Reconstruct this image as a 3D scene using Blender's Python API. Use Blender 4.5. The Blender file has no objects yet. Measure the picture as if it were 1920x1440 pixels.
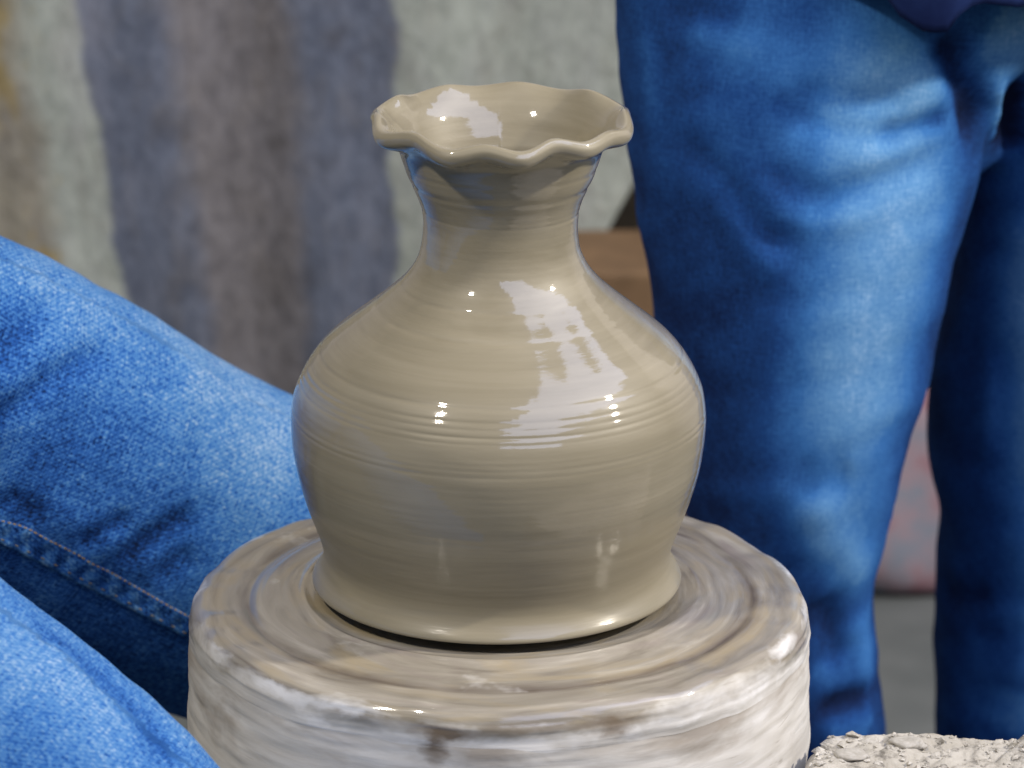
import bpy, math, random
import numpy as np
from mathutils import Vector, Matrix
from mathutils.bvhtree import BVHTree

R = math.radians
scene = bpy.context.scene
col = scene.collection
ZW = 0.62                      # height of the wheel's top above the floor

# ------------------------------------------------------------------ camera, light, exposure
CAM = np.array([0.00829, -2.47638, 1.59048])
PITCH = R(18.4263)
FPX = 7700.0                   # focal length in pixels of the 1920 px wide photograph
cd = bpy.data.cameras.new("camera")
cam = bpy.data.objects.new("camera", cd)
col.objects.link(cam)
cam.location = CAM
cam.rotation_euler = (R(90) - PITCH, 0, 0)
cd.sensor_width = 36
cd.lens = FPX / 1920 * 36
cd.clip_end = 100
cd.dof.use_dof = True
cd.dof.focus_distance = 2.58
cd.dof.aperture_fstop = 7.5
scene.camera = cam

world = bpy.data.worlds.new("World")
scene.world = world
world.use_nodes = True
bg = world.node_tree.nodes["Background"]
bg.inputs[0].default_value = (0.93, 0.95, 1.0, 1)
bg.inputs[1].default_value = 0.16

TARGET = Vector((0.02, -0.06, ZW + 0.17))


def direction(az, el):
    """unit vector; az from the camera side (-Y) towards +X, el upwards, degrees"""
    a, e = R(az), R(el)
    return Vector((math.sin(a) * math.cos(e), -math.cos(a) * math.cos(e), math.sin(e)))


def area_lamp(name, loc, rot, sx, sy, power, color):
    ld = bpy.data.lights.new(name, 'AREA')
    ld.shape = 'RECTANGLE'
    ld.size, ld.size_y = sx, sy
    ld.energy = power
    ld.color = color
    o = bpy.data.objects.new(name, ld)
    o.location = loc
    o.rotation_euler = rot
    col.objects.link(o)
    return o


def spot_bulb(name, az, el, dist, radius, power, color):
    ld = bpy.data.lights.new(name, 'AREA')
    ld.shape = 'DISK'
    ld.size = radius * 2
    ld.energy = power
    ld.color = color
    o = bpy.data.objects.new(name, ld)
    d = direction(az, el)
    o.location = TARGET + d * dist
    o.rotation_euler = d.to_track_quat('Z', 'Y').to_euler()
    col.objects.link(o)
    return o


# daylight through a slanting band of roof lights, above and to the right of the wheel
H = 2.1
NS = 8
Y0, Y1 = -0.52, 1.70
for i in range(NS):
    ya, yb_ = Y0 + (Y1 - Y0) * i / NS, Y0 + (Y1 - Y0) * (i + 1) / NS
    ym = (ya + yb_) / 2
    xl_ = float(np.interp(ym, [-.52, -.3, -.1, .1, .35, .8, 1.2, 1.55], [.84, .68, .48, .31, .26, .20, .10, .02]))
    xr_ = float(np.interp(ym, [-.52, -.36, -.15, .1, .4, .8, 1.2, 1.55], [1.0, 1.14, 1.22, 1.22, 1.12, 1.0, 1.0, 1.15]))
    area_lamp("roof_light", (TARGET.x + (xl_ + xr_) / 2 * H, TARGET.y - ym * H, TARGET.z + H), (0, 0, 0),
              (xr_ - xl_) * H, (yb_ - ya) * H, (xr_ - xl_) * H * (yb_ - ya) * H * 12.0, (0.60, 0.68, 1.0))
spot_bulb("lamp", -45, 49, 3.2, 0.095, 70, (1.0, 0.92, 0.8))
spot_bulb("lamp", 82, 36, 3.6, 0.10, 150, (1.0, 0.92, 0.8))

scene.view_settings.view_transform = 'Standard'
scene.view_settings.look = 'None'
scene.view_settings.exposure = 0.08
scene.view_settings.gamma = 1.0

# ------------------------------------------------------------------ helpers
cp, sp = math.cos(PITCH), math.sin(PITCH)
FW = np.array([0, cp, -sp]); UP = np.array([0, sp, cp]); RT = np.array([1.0, 0, 0])


def ray(px, py):
    d = FW + RT * (px - 960) / FPX - UP * (py - 720) / FPX
    return d / np.linalg.norm(d)


def at(px, py, Y):
    """the point of the place seen at a pixel of the photograph, Y metres behind the wheel's axis"""
    d = ray(px, py)
    return CAM + d * (Y - CAM[1]) / d[1]


def smooth(t):
    return t * t * (3 - 2 * t)


def vnoise(u, v, seed=0, wrap=None):
    """2-D value noise in [-1, 1]; wrap = period in u"""
    rng = np.random.RandomState(seed)
    T = rng.uniform(-1, 1, (256, 256))
    ui = np.floor(u).astype(int); vi = np.floor(v).astype(int)
    fu = smooth(u - ui); fv = smooth(v - vi)
    u1 = ui + 1
    if wrap:
        ui = ui % wrap; u1 = u1 % wrap
    a = T[ui % 256, vi % 256]; b = T[u1 % 256, vi % 256]
    c = T[ui % 256, (vi + 1) % 256]; d = T[u1 % 256, (vi + 1) % 256]
    return (a * (1 - fu) + b * fu) * (1 - fv) + (c * (1 - fu) + d * fu) * fv


def noise3(P, s, seed=0):
    p = P * s
    return (vnoise(p[:, 0] + 7.1, p[:, 1] + p[:, 2] * 0.7, seed) + vnoise(p[:, 1] - 3.3, p[:, 2] - p[:, 0] * 0.6, seed + 1)
            + vnoise(p[:, 2] + 1.7, p[:, 0] + p[:, 1] * 0.8, seed + 2)) / 1.7


def link_mesh(name, verts, faces, mat, parent=None, uv=None, shade=True):
    me = bpy.data.meshes.new(name)
    if isinstance(verts, np.ndarray):
        verts = verts.tolist()
    if isinstance(faces, np.ndarray):
        faces = faces.tolist()
    me.from_pydata(verts, [], faces)
    if uv is not None:             # per-loop uv
        l = me.uv_layers.new(name="UVMap")
        l.data.foreach_set("uv", np.asarray(uv, dtype=np.float32).ravel())
    if shade:
        me.polygons.foreach_set("use_smooth", [True] * len(me.polygons))
    me.update()
    o = bpy.data.objects.new(name, me)
    col.objects.link(o)
    if mat:
        me.materials.append(mat)
    if parent:
        o.parent = parent
    return o


def empty(name, loc):
    o = bpy.data.objects.new(name, None)
    o.location = loc
    o.empty_display_size = 0.05
    col.objects.link(o)
    return o


def tag(o, label=None, cat=None, group=None, kind=None):
    if label: o['label'] = label
    if cat: o['category'] = cat
    if group: o['group'] = group
    if kind: o['kind'] = kind
    return o


def revolve(name, prof, n, mat, parent=None, disp=None, uvr=0.12):
    """prof: (m, 2) array of r, z from first to last; poles are collapsed where r = 0; disp(theta, s, r, z) -> dr, dz"""
    prof = np.asarray(prof, float)
    m = len(prof)
    seg = np.hypot(*np.diff(prof, axis=0).T)
    s = np.concatenate([[0], np.cumsum(seg)])
    th = np.linspace(-np.pi, np.pi, n, endpoint=False)
    TH, S = np.meshgrid(th, s, indexing='ij')
    RR = np.repeat(prof[None, :, 0], n, 0); ZZ = np.repeat(prof[None, :, 1], n, 0)
    if disp is not None:
        dr, dz = disp(TH, S, RR, ZZ)
        RR = RR + dr; ZZ = ZZ + dz
    V = np.stack([RR * np.sin(TH), -RR * np.cos(TH), ZZ], -1).reshape(-1, 3)
    i = np.arange(n)[:, None]; j = np.arange(m - 1)[None, :]
    a = i * m + j; b = ((i + 1) % n) * m + j
    F = np.stack([a, b, b + 1, a + 1], -1).reshape(-1, 4)
    U0 = (i + 0 * j) / n * 2 * np.pi * uvr; U1 = (i + 1 + 0 * j) / n * 2 * np.pi * uvr
    V0 = s[:-1][None, :] + 0 * i; V1 = s[1:][None, :] + 0 * i
    uv = np.stack([np.stack([U0, V0], -1), np.stack([U1, V0], -1), np.stack([U1, V1], -1), np.stack([U0, V1], -1)], -2)
    o = link_mesh(name, V, F, mat, parent, uv.reshape(-1, 2))
    W = np.stack([uvr * np.sin(TH), -uvr * np.cos(TH), S], -1).reshape(-1).astype(np.float32)
    o.data.attributes.new('wrap', 'FLOAT_VECTOR', 'POINT').data.foreach_set('vector', W)
    return o


def resample(ctrl, step):
    """dense smooth polyline through control points (Catmull-Rom)"""
    P = np.asarray(ctrl, float)
    Q = np.vstack([2 * P[0] - P[1], P, 2 * P[-1] - P[-2]])
    out = []
    for k in range(1, len(Q) - 2):
        n = max(1, int(np.linalg.norm(Q[k + 1][:3] - Q[k][:3]) / step))
        t = (np.arange(n) / n)[:, None]
        out.append(0.5 * (2 * Q[k] + (Q[k + 1] - Q[k - 1]) * t + (2 * Q[k - 1] - 5 * Q[k] + 4 * Q[k + 1] - Q[k + 2]) * t ** 2
                          + (3 * Q[k] - Q[k - 1] - 3 * Q[k + 1] + Q[k + 2]) * t ** 3))
    out.append(P[-1:])
    return np.vstack(out)


# ------------------------------------------------------------------ material helpers
class NT:
    def __init__(self, name):
        self.m = bpy.data.materials.new(name)
        self.m.use_nodes = True
        self.t = self.m.node_tree
        self.b = self.t.nodes["Principled BSDF"]

    def n(self, typ, **kw):
        nd = self.t.nodes.new(typ)
        for k, v in kw.items():
            setattr(nd, k, v)
        return nd

    def put(self, sock, v):
        if hasattr(v, 'links'):
            self.t.links.new(v, sock)
        elif isinstance(v, (tuple, list)) and len(v) == 3 and sock.type == 'RGBA':
            sock.default_value = (*v, 1)
        else:
            sock.default_value = v

    def set(self, **kw):
        for k, v in kw.items():
            self.put(self.b.inputs[k.replace('_', ' ')], v)

    def uv(self):
        return self.n('ShaderNodeUVMap').outputs[0]

    def wrap(self):
        return self.attr('wrap').outputs['Vector']

    def obj(self):
        return self.n('ShaderNodeTexCoord').outputs['Object']

    def attr(self, name):
        return self.n('ShaderNodeAttribute', attribute_name=name)

    def scale(self, vec, s, rot=(0, 0, 0)):
        m = self.n('ShaderNodeMapping')
        self.put(m.inputs[0], vec)
        m.inputs['Scale'].default_value = s
        m.inputs['Rotation'].default_value = rot
        return m.outputs[0]

    def noise(self, vec, scale=1, detail=3, rough=0.55, dist=0.0):
        q = self.n('ShaderNodeTexNoise')
        self.put(q.inputs['Vector'], vec)
        q.inputs['Scale'].default_value = scale
        q.inputs['Detail'].default_value = detail
        q.inputs['Roughness'].default_value = rough
        q.inputs['Distortion'].default_value = dist
        return q.outputs['Fac']

    def ramp(self, fac, stops, interp='LINEAR'):
        r = self.n('ShaderNodeValToRGB')
        self.put(r.inputs[0], fac)
        e = r.color_ramp.elements
        r.color_ramp.interpolation = interp
        while len(e) < len(stops):
            e.new(0.5)
        for k, (p, c) in enumerate(stops):
            e[k].position = p
            e[k].color = (*c, 1) if isinstance(c, tuple) else (c, c, c, 1)
        return r.outputs[0]

    def mix(self, fac, a, b, blend='MIX'):
        q = self.n('ShaderNodeMix', data_type='RGBA', blend_type=blend)
        self.put(q.inputs[0], fac)
        self.put(q.inputs[6], a)
        self.put(q.inputs[7], b)
        return q.outputs[2]

    def math(self, op, a, b=0.0, c=0.0, clamp=False):
        q = self.n('ShaderNodeMath', operation=op, use_clamp=clamp)
        self.put(q.inputs[0], a); self.put(q.inputs[1], b); self.put(q.inputs[2], c)
        return q.outputs[0]

    def bump(self, h, strength, dist, normal=None):
        q = self.n('ShaderNodeBump')
        self.put(q.inputs['Height'], h)
        q.inputs['Strength'].default_value = strength
        q.inputs['Distance'].default_value = dist
        if normal is not None:
            self.put(q.inputs['Normal'], normal)
        return q.outputs[0]


def wet_clay(name, c0, c1, coat=1.0, coat_rough=0.05):
    M = NT(name)
    uv = M.wrap()
    big = M.noise(M.scale(uv, (7, 7, 45)), 1, 4, 0.55, 0.6)
    fine = M.noise(M.scale(uv, (9, 9, 700)), 1, 3, 0.6)
    mid = M.noise(M.scale(uv, (6, 6, 170)), 1, 3, 0.6, 0.3)
    grain = M.noise(M.scale(uv, (75, 75, 330)), 1, 2, 0.6)
    f = M.math('ADD', M.math('MULTIPLY', big, 0.65), M.math('MULTIPLY', mid, 0.35))
    M.set(Base_Color=M.ramp(f, [(0.34, c0), (0.66, c1)]))
    h = M.math('ADD', M.math('MULTIPLY', fine, 0.5), M.math('ADD', mid, M.math('MULTIPLY', grain, 1.1)))
    nb = M.bump(h, 0.3, 0.00022)
    seps = M.n('ShaderNodeSeparateXYZ'); M.put(seps.inputs[0], uv)
    M.set(Roughness=0.5, Specular_IOR_Level=0.3, Normal=nb, Coat_Weight=M.ramp(seps.outputs[2], [(0.026, coat), (0.036, coat * 0.22), (0.085, coat * 0.4), (0.105, coat)]), Coat_Roughness=M.ramp(seps.outputs[2], [(0.026, coat_rough), (0.036, 0.22), (0.085, 0.14), (0.105, coat_rough)]), Coat_IOR=1.55, Coat_Normal=nb)
    return M.m


def plain(name, c0, c1, scale=20, rough=0.8, bump=0.3, dist=0.002, detail=5):
    M = NT(name)
    o = M.obj()
    n1 = M.noise(o, scale, detail, 0.6)
    M.set(Base_Color=M.ramp(n1, [(0.35, c0), (0.65, c1)]), Roughness=rough, Normal=M.bump(M.noise(o, scale * 6, 4), bump, dist))
    return M.m


def denim(name, ramp, weave=1.0, twill=0.0):
    """vertex attributes: fade (0 unworn indigo .. 1 worn pale; some fold shade is darkened in), lu = metres round the leg, lv = metres along it"""
    M = NT(name)
    cmb = M.n('ShaderNodeCombineXYZ')
    M.put(cmb.inputs[0], M.attr('lu').outputs['Fac'])
    M.put(cmb.inputs[1], M.attr('lv').outputs['Fac'])
    c = cmb.outputs[0]
    warp = M.noise(M.scale(c, (700, 80, 1)), 1, 2, 0.6)
    weft = M.noise(M.scale(c, (80, 700, 1)), 1, 2, 0.6)
    slub = M.noise(M.scale(c, (330, 310, 1)), 1, 3, 0.65)
    cloud = M.noise(c, 28, 4, 0.6)
    w = M.math('ADD', M.math('MULTIPLY', M.math('SUBTRACT', warp, 0.5), 0.55), M.math('ADD', M.math('MULTIPLY', M.math('SUBTRACT', weft, 0.5), 0.5), M.math('MULTIPLY', M.math('SUBTRACT', slub, 0.5), 0.75)))
    if twill:
        wv = M.n('ShaderNodeTexWave', wave_type='BANDS', bands_direction='DIAGONAL')
        M.put(wv.inputs['Vector'], c)
        wv.inputs['Scale'].default_value = 150
        wv.inputs['Distortion'].default_value = 1.5
        wv.inputs['Detail'].default_value = 2
        w = M.math('ADD', w, M.math('MULTIPLY', M.math('SUBTRACT', wv.outputs['Fac'], 0.5), twill))
    f = M.math('ADD', M.attr('fade_shade').outputs['Fac'], M.math('ADD', M.math('MULTIPLY', w, 0.9 * weave), M.math('MULTIPLY', M.math('SUBTRACT', cloud, 0.5), 0.30)), clamp=True)
    colr = M.ramp(f, ramp)
    nb = M.bump(w, 0.5 * weave, 0.0006)
    M.set(Base_Color=colr, Roughness=0.95, Specular_IOR_Level=0.08, Normal=nb, Sheen_Weight=0.0)
    return M.m


# ------------------------------------------------------------------ the setting
m_floor = plain("floor_cement", (0.075, 0.085, 0.085), (0.12, 0.13, 0.13), 6, 0.85)
m_wall = plain("wall_plaster", (0.36, 0.34, 0.34), (0.48, 0.46, 0.45), 5, 0.9)
YB = 1.66


def box(name, x0, x1, y0, y1, z0, z1, mat, parent=None, bevel=0.0):
    v = [(x, y, z) for x in (x0, x1) for y in (y0, y1) for z in (z0, z1)]
    f = [(0, 1, 3, 2), (4, 6, 7, 5), (0, 4, 5, 1), (2, 3, 7, 6), (0, 2, 6, 4), (1, 5, 7, 3)]
    o = link_mesh(name, v, f, mat, parent, shade=False)
    if bevel:
        b = o.modifiers.new("bevel", 'BEVEL'); b.width = bevel; b.segments = 3
    return o


tag(link_mesh("floor", [(-6, -4.5, 0), (6, -4.5, 0), (6, YB + .1, 0), (-6, YB + .1, 0)], [(0, 1, 2, 3)], m_floor, shade=False), kind="structure")
tag(box("back_wall", -6, 6, YB, YB + 0.12, 0.0, 2.6, m_wall), "pale grey plaster wall behind the potter's wheel", "wall", kind="structure")
m_skirt = plain("skirting_dark", (0.02, 0.02, 0.018), (0.04, 0.04, 0.035), 20, 0.7)
tag(box("skirting_board", -6, 6, YB - 0.018, YB - 0.002, 0.004, 0.035, m_skirt), kind="structure")


# striped cloth hung in front of the wall -------------------------------------------------
def stripe_cloth():
    M = NT("striped_cloth")
    uv = M.uv()                       # u: metres along x, v: metres up
    sep = M.n('ShaderNodeSeparateXYZ'); M.put(sep.inputs[0], uv)
    wob = M.math('MULTIPLY', M.math('SUBTRACT', M.noise(M.scale(uv, (3, 14, 1)), 1, 3, 0.6), 0.5), 0.035)
    u = M.math('ADD', sep.outputs[0], wob)
    lean = M.math('MULTIPLY', M.math('SUBTRACT', sep.outputs[1], 0.50), 0.13)
    u = M.math('ADD', u, M.math('MULTIPLY', lean, M.ramp(M.math('ADD', u, 0.65), [(0.30, 1.0), (0.50, 0.0)])))
    x = lambda px: (px - 960) / 1850.0
    pos = lambda px: (x(px) + 0.65) / 0.85
    t = M.math('DIVIDE', M.math('ADD', u, 0.65), 0.85)
    cream, slate, brown, stain = (0.335, 0.365, 0.340), (0.125, 0.145, 0.200), (0.172, 0.165, 0.178), (0.32, 0.30, 0.245)
    e = 0.004
    colr = M.ramp(t, [(0, stain), (pos(60), stain), (pos(110), cream), (pos(200) - e, cream), (pos(200) + e, slate), (pos(345), slate), (pos(385), brown),
                      (pos(555), brown), (pos(590), slate), (pos(752) - e, slate), (pos(752) + e, cream), (1, cream)])
    dirt = M.noise(M.scale(uv, (26, 12, 1)), 1, 5, 0.65, 0.4)
    colr = M.mix(M.ramp(dirt, [(0.5, 0.0), (0.75, 0.45)]), colr, (0.16, 0.14, 0.12))
    yel = M.noise(M.scale(uv, (34, 13, 1)), 1, 3, 0.6, 0.8)
    left = M.ramp(t, [(pos(90), 1.0), (pos(130), 0.0)])
    colr = M.mix(M.math('MULTIPLY', M.ramp(yel, [(0.55, 0.0), (0.68, 0.75)]), left), colr, (0.36, 0.27, 0.09))
    pale = M.noise(M.scale(uv, (20, 7, 1)), 1, 4, 0.6)
    mott = M.noise(M.scale(uv, (62, 36, 1)), 1, 4, 0.65, 0.5)
    colr = M.mix(0.5, colr, M.ramp(mott, [(0.3, (0.05, 0.05, 0.06)), (0.7, (0.62, 0.62, 0.62))]), 'SOFT_LIGHT')
    colr = M.mix(M.ramp(pale, [(0.45, 0.0), (0.75, 0.25)]), colr, (0.33, 0.33, 0.38))
    wobv = M.n('ShaderNodeVectorMath', operation='ADD')
    M.put(wobv.inputs[0], uv)
    nz = M.n('ShaderNodeTexNoise'); M.put(nz.inputs['Vector'], uv); nz.inputs['Scale'].default_value = 60
    sc_ = M.n('ShaderNodeVectorMath', operation='SCALE'); M.put(sc_.inputs[0], nz.outputs['Color']); sc_.inputs['Scale'].default_value = 0.012
    M.put(wobv.inputs[1], sc_.outputs[0])
    for px_, py_, r_, k_ in ((625, 66, 0.011, 0.8), (650, 45, 0.008, 0.4), (520, 268, 0.009, 0.85), (300, 235, 0.014, 0.4), (352, 235, 0.012, 0.4), (610, 300, 0.010, 0.35), (445, 360, 0.011, 0.4), (585, 510, 0.012, 0.35), (745, 120, 0.014, 0.4), (455, 55, 0.013, 0.35), (140, 250, 0.012, 0.45), (75, 258, 0.014, 0.4), (48, 205, 0.011, 0.4), (30, 330, 0.016, 0.45)):
        p_ = at(px_, py_, 1.56)
        d_ = M.n('ShaderNodeVectorMath', operation='DISTANCE')
        M.put(d_.inputs[0], wobv.outputs[0]); d_.inputs[1].default_value = (p_[0] + 0.006, p_[2] + 0.006, 0.006)
        colr = M.mix(M.ramp(M.math('DIVIDE', d_.outputs['Value'], r_ * 2), [(0.1, k_ * 0.62), (0.8, 0.0)]), colr, (0.055, 0.05, 0.05))
    M.set(Base_Color=colr, Roughness=0.9, Specular_IOR_Level=0.15, Normal=M.bump(M.math('ADD', dirt, mott), 0.6, 0.005))
    return M.m


def hanging_cloth():
    nu, nv = 260, 90
    z0, z1 = 0.10, 1.02
    vs = np.linspace(0, 1, nv)
    us = np.linspace(0, 1, nu)
    U, V = np.meshgrid(us, vs, indexing='ij')
    Z = z0 + (z1 - z0) * V
    # right hand edge: straight down to a point level with the vase neck, then swept away to the left
    zk = at(1190, 330, 1.56)[2]; xk = at(1196, 330, 1.56)[0]; xt = at(1215, 0, 1.56)[0]
    zl = at(1108, 490, 1.56)[2]; xl = at(1106, 490, 1.56)[0]
    xr = np.where(Z > zk, xt - (xt - xk) * np.clip((1.0 - (Z - zk) / 0.3), 0, 1), xk + (xl - xk) * (zk - Z) / (zk - zl))
    X = -0.72 + (xr + 0.72) * U
    Yo = 1.56 + 0.005 * np.sin(X * 21 + 1.0 + 0.6 * np.sin(Z * 5)) + 0.003 * np.sin(X * 47 + Z * 3) + 0.006 * vnoise(X * 16, Z * 5, 3)
    th = 0.004
    P = np.stack([X, Yo, Z], -1).reshape(-1, 3)
    Pb = P + np.array([0, th, 0])
    i = np.arange(nu - 1)[:, None]; j = np.arange(nv - 1)[None, :]
    a = (i * nv + j)
    F = np.stack([a, a + nv, a + nv + 1, a + 1], -1).reshape(-1, 4)
    n = nu * nv
    Fb = F[:, ::-1] + n
    rim = [k for k in range(nv)]
    edge = [(k, k + 1) for k in range(nv - 1)] + [((nu - 1) * nv + k + 1, (nu - 1) * nv + k) for k in range(nv - 1)]
    edge += [((k + 1) * nv, k * nv) for k in range(nu - 1)] + [(k * nv + nv - 1, (k + 1) * nv + nv - 1) for k in range(nu - 1)]
    Fe = np.array([(p, q, q + n, p + n) for p, q in edge])
    FF = np.vstack([F, Fb, Fe])
    VV = np.vstack([P, Pb])
    uvv = np.stack([VV[:, 0], VV[:, 2]], -1)
    o = link_mesh("hanging_cloth", VV, FF, stripe_cloth(), None, uvv[FF.ravel()])
    return tag(o, "stained cream cloth with broad slate grey stripes hanging behind the vase", "cloth")


hanging_cloth()
m_rail = plain("rail_wood", (0.12, 0.07, 0.035), (0.2, 0.12, 0.06), 12, 0.6)

# cupboard and brown box in the gap beside the cloth -------------------------------------
m_dark = plain("dark_wood", (0.012, 0.009, 0.005), (0.03, 0.022, 0.012), 10, 0.65)
xa, xb = at(1085, 400, 1.6)[0], at(1330, 400, 1.6)[0]
cup = empty("cupboard", ((xa + xb) / 2, 1.62, 0))
tag(cup, "dark brown wooden cupboard in the gap between hanging cloth and jeans", "cupboard")
w = (xb - xa) / 2
box("carcass", -w, w, -0.012, 0.03, 0, 0.95, m_dark, cup, 0.004)
box("door", -w + .012, -0.003, -0.028, -0.0125, 0.05, 0.93, m_dark, cup, 0.003)
box("door", 0.003, w - .012, -0.028, -0.0125, 0.05, 0.93, m_dark, cup, 0.003)
m_box = plain("brown_board", (0.085, 0.050, 0.024), (0.20, 0.120, 0.062), 9, 0.75)
zt = at(1180, 432, 1.54)[2]
x0, x1 = at(1000, 500, 1.4)[0], at(1300, 500, 1.4)[0]
bx = empty("storage_box", ((x0 + x1) / 2, 1.47, 0))
tag(bx, "plain brown box standing before the dark cupboard, right of the vase neck", "box")
w = (x1 - x0) / 2
box("body", -w, w, -0.07, 0.07, 0.0, zt - 0.30, m_box, bx, 0.004)
box("lid", -w - .006, w + .006, -0.076, 0.076, zt - 0.2995, zt, m_box, bx, 0.006)


# pink bundle seen between the standing legs ----------------------------------------------
def bundle():
    M = NT("pink_cloth")
    o = M.obj()
    n1 = M.noise(o, 22, 3, 0.6)
    M.set(Base_Color=M.ramp(n1, [(0.38, (0.20, 0.22, 0.27)), (0.52, (0.29, 0.22, 0.25)), (0.68, (0.27, 0.13, 0.155))]), Roughness=0.9)
    c = at(1712, 965, 1.56)
    nu, nv = 48, 32
    V = []; F = []
    for j in range(nv + 1):
        ph = -math.pi / 2 + math.pi * j / nv
        for i in range(nu):
            a = 2 * math.pi * i / nu
            k = 1 + 0.06 * math.sin(5 * a + 3 * ph) + 0.04 * math.sin(9 * a - 4 * ph)
            r = max(0.0, math.cos(ph)) ** 0.6
            V.append((0.13 * k * r * math.cos(a), 0.04 * k * r * math.sin(a), 0.125 * (1 + math.copysign(abs(math.sin(ph)) ** 0.75, math.sin(ph)))))
    for j in range(nv):
        for i in range(nu):
            F.append((j * nu + i, j * nu + (i + 1) % nu, (j + 1) * nu + (i + 1) % nu, (j + 1) * nu + i))
    b = link_mesh("cloth_bundle", V, F, M.m)
    b.location = (c[0], 1.595, 0.004)
    return tag(b, "pink and grey cloth bundle on the floor, seen between the standing legs", "bundle")


bundle()

# ------------------------------------------------------------------ potter's wheel
wheel = empty("potters_wheel", (0, 0, 0))
tag(wheel, "white clay-smeared potter's wheel with the vase standing on its turntable", "potter's wheel")


def plaster_color(M, uv):
    st = M.noise(M.scale(uv, (13, 13, 95)), 1, 5, 0.6, 0.5)
    st2 = M.noise(M.scale(uv, (24, 24, 230)), 1, 3, 0.6, 0.3)
    blot = M.noise(M.scale(uv, (15, 15, 30)), 1, 4, 0.6, 0.3)
    base = M.ramp(st, [(0.22, (0.45, 0.42, 0.375)), (0.42, (0.525, 0.50, 0.455)), (0.60, (0.565, 0.545, 0.505)), (0.8, (0.64, 0.625, 0.60))])
    base = M.mix(M.ramp(st2, [(0.66, 0.0), (0.76, 0.55)]), base, (0.24, 0.21, 0.17))
    base = M.mix(M.ramp(st2, [(0.24, 0.5), (0.34, 0.0)]), base, (0.70, 0.71, 0.71))
    base = M.mix(M.ramp(blot, [(0.66, 0.0), (0.78, 0.5)]), base, (0.22, 0.17, 0.12))
    return base, st, st2


SMUDGES = ((-9.5, 0.2085, 0.026, 0.0055, 0.95), (-11.0, 0.2165, 0.011, 0.015, 0.9), (19.5, 0.2065, 0.030, 0.0065, 0.8), (20.5, 0.2120, 0.013, 0.008, 0.7), (5.0, 0.2065, 0.045, 0.0045, 0.5))
CHALK_GLINT = ((-93, 0.1985, 0.022, 0.007, 0.85), (-121, 0.1960, 0.026, 0.006, 0.8), (140, 0.1985, 0.05, 0.006, 0.85), (104, 0.1960, 0.018, 0.006, 0.75), (66, 0.1985, 0.026, 0.0075, 0.85), (-62, 0.2010, 0.026, 0.006, 0.7), (-44, 0.2015, 0.040, 0.005, 0.8), (-28, 0.2020, 0.035, 0.004, 0.7), (84, 0.2000, 0.03, 0.004, 0.6))  # pale rim patches of chalk; the front-left streak is a highlight painted white


def smudges(M, base, spots=SMUDGES, tint=(0.15, 0.11, 0.07)):
    w = M.wrap()
    nz = M.n('ShaderNodeTexNoise'); M.put(nz.inputs['Vector'], M.scale(w, (1, 1, 2.0))); nz.inputs['Scale'].default_value = 70; nz.inputs['Detail'].default_value = 3
    for deg, s_, rx, rz, k_ in spots:
        sub = M.n('ShaderNodeVectorMath', operation='SUBTRACT'); M.put(sub.inputs[0], w)
        sub.inputs[1].default_value = (0.2 * math.sin(R(deg)), -0.2 * math.cos(R(deg)), s_)
        off = M.n('ShaderNodeVectorMath', operation='MULTIPLY_ADD'); M.put(off.inputs[0], nz.outputs['Color'])
        off.inputs[1].default_value = (0.02, 0.02, 0.012); off.inputs[2].default_value = (-0.01, -0.01, -0.006)
        add = M.n('ShaderNodeVectorMath', operation='ADD'); M.put(add.inputs[0], sub.outputs[0]); M.put(add.inputs[1], off.outputs[0])
        sc = M.scale(add.outputs[0], (1 / rx, 1 / rx, 1 / rz))
        ln = M.n('ShaderNodeVectorMath', operation='LENGTH'); M.put(ln.inputs[0], sc)
        base = M.mix(M.ramp(ln.outputs['Value'], [(0.25, k_), (1.0, 0.0)]), base, tint)
    return base


def plaster():
    M = NT("chalky_plaster")
    base, st, st2 = plaster_color(M, M.wrap())
    sep = M.n('ShaderNodeSeparateXYZ'); M.put(sep.inputs[0], M.wrap())
    band = M.noise(M.scale(M.wrap(), (10, 10, 22)), 1, 4, 0.6, 0.4)
    tan = M.ramp(M.math('ADD', M.math('MULTIPLY', M.math('SUBTRACT', 0.262, sep.outputs[2]), 16.0), M.math('MULTIPLY', M.math('SUBTRACT', band, 0.5), 2.6)), [(0.45, 0.0), (0.9, 0.7)])
    base = smudges(M, M.mix(tan, base, (0.27, 0.225, 0.175)))
    M.set(Base_Color=base, Roughness=M.ramp(st, [(0.3, 0.35), (0.7, 0.65)]), Specular_IOR_Level=0.35,
          Normal=M.bump(M.math('ADD', st, M.math('MULTIPLY', st2, 0.5)), 0.35, 0.0010))
    return M.m


WP = resample([(0.0, 0.0), (0.06, 0.0), (0.12, 0.0), (0.165, 0.0), (0.182, 0.001), (0.190, 0.0012), (0.1955, -0.0015), (0.1988, -0.0075), (0.2002, -0.02), (0.2012, -0.05),
               (0.2022, -0.08), (0.2018, -0.094), (0.199, -0.104), (0.190, -0.112), (0.175, -0.116), (0.10, -0.117), (0.0, -0.117)], 0.0016)
WP[:, 0] = np.maximum(WP[:, 0], 0)


def wheel_disp(TH, S, RR, ZZ):
    n = 2 * np.pi
    edge = smooth(np.clip((RR - 0.15) / 0.04, 0, 1))
    q = (ZW - ZZ) + 0.3
    lump = vnoise(TH / n * 22, q * 30, 11, 22) * 0.0011 + vnoise(TH / n * 60, q * 120, 12, 60) * 0.0006 + vnoise(TH / n * 40, q * 420, 13, 40) * 0.00030
    rimz = vnoise(TH / n * 30, 0 * q, 14, 30) * 0.0012 + vnoise(TH / n * 75, 0 * q, 15, 75) * 0.0006
    return lump * edge, rimz * edge


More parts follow.
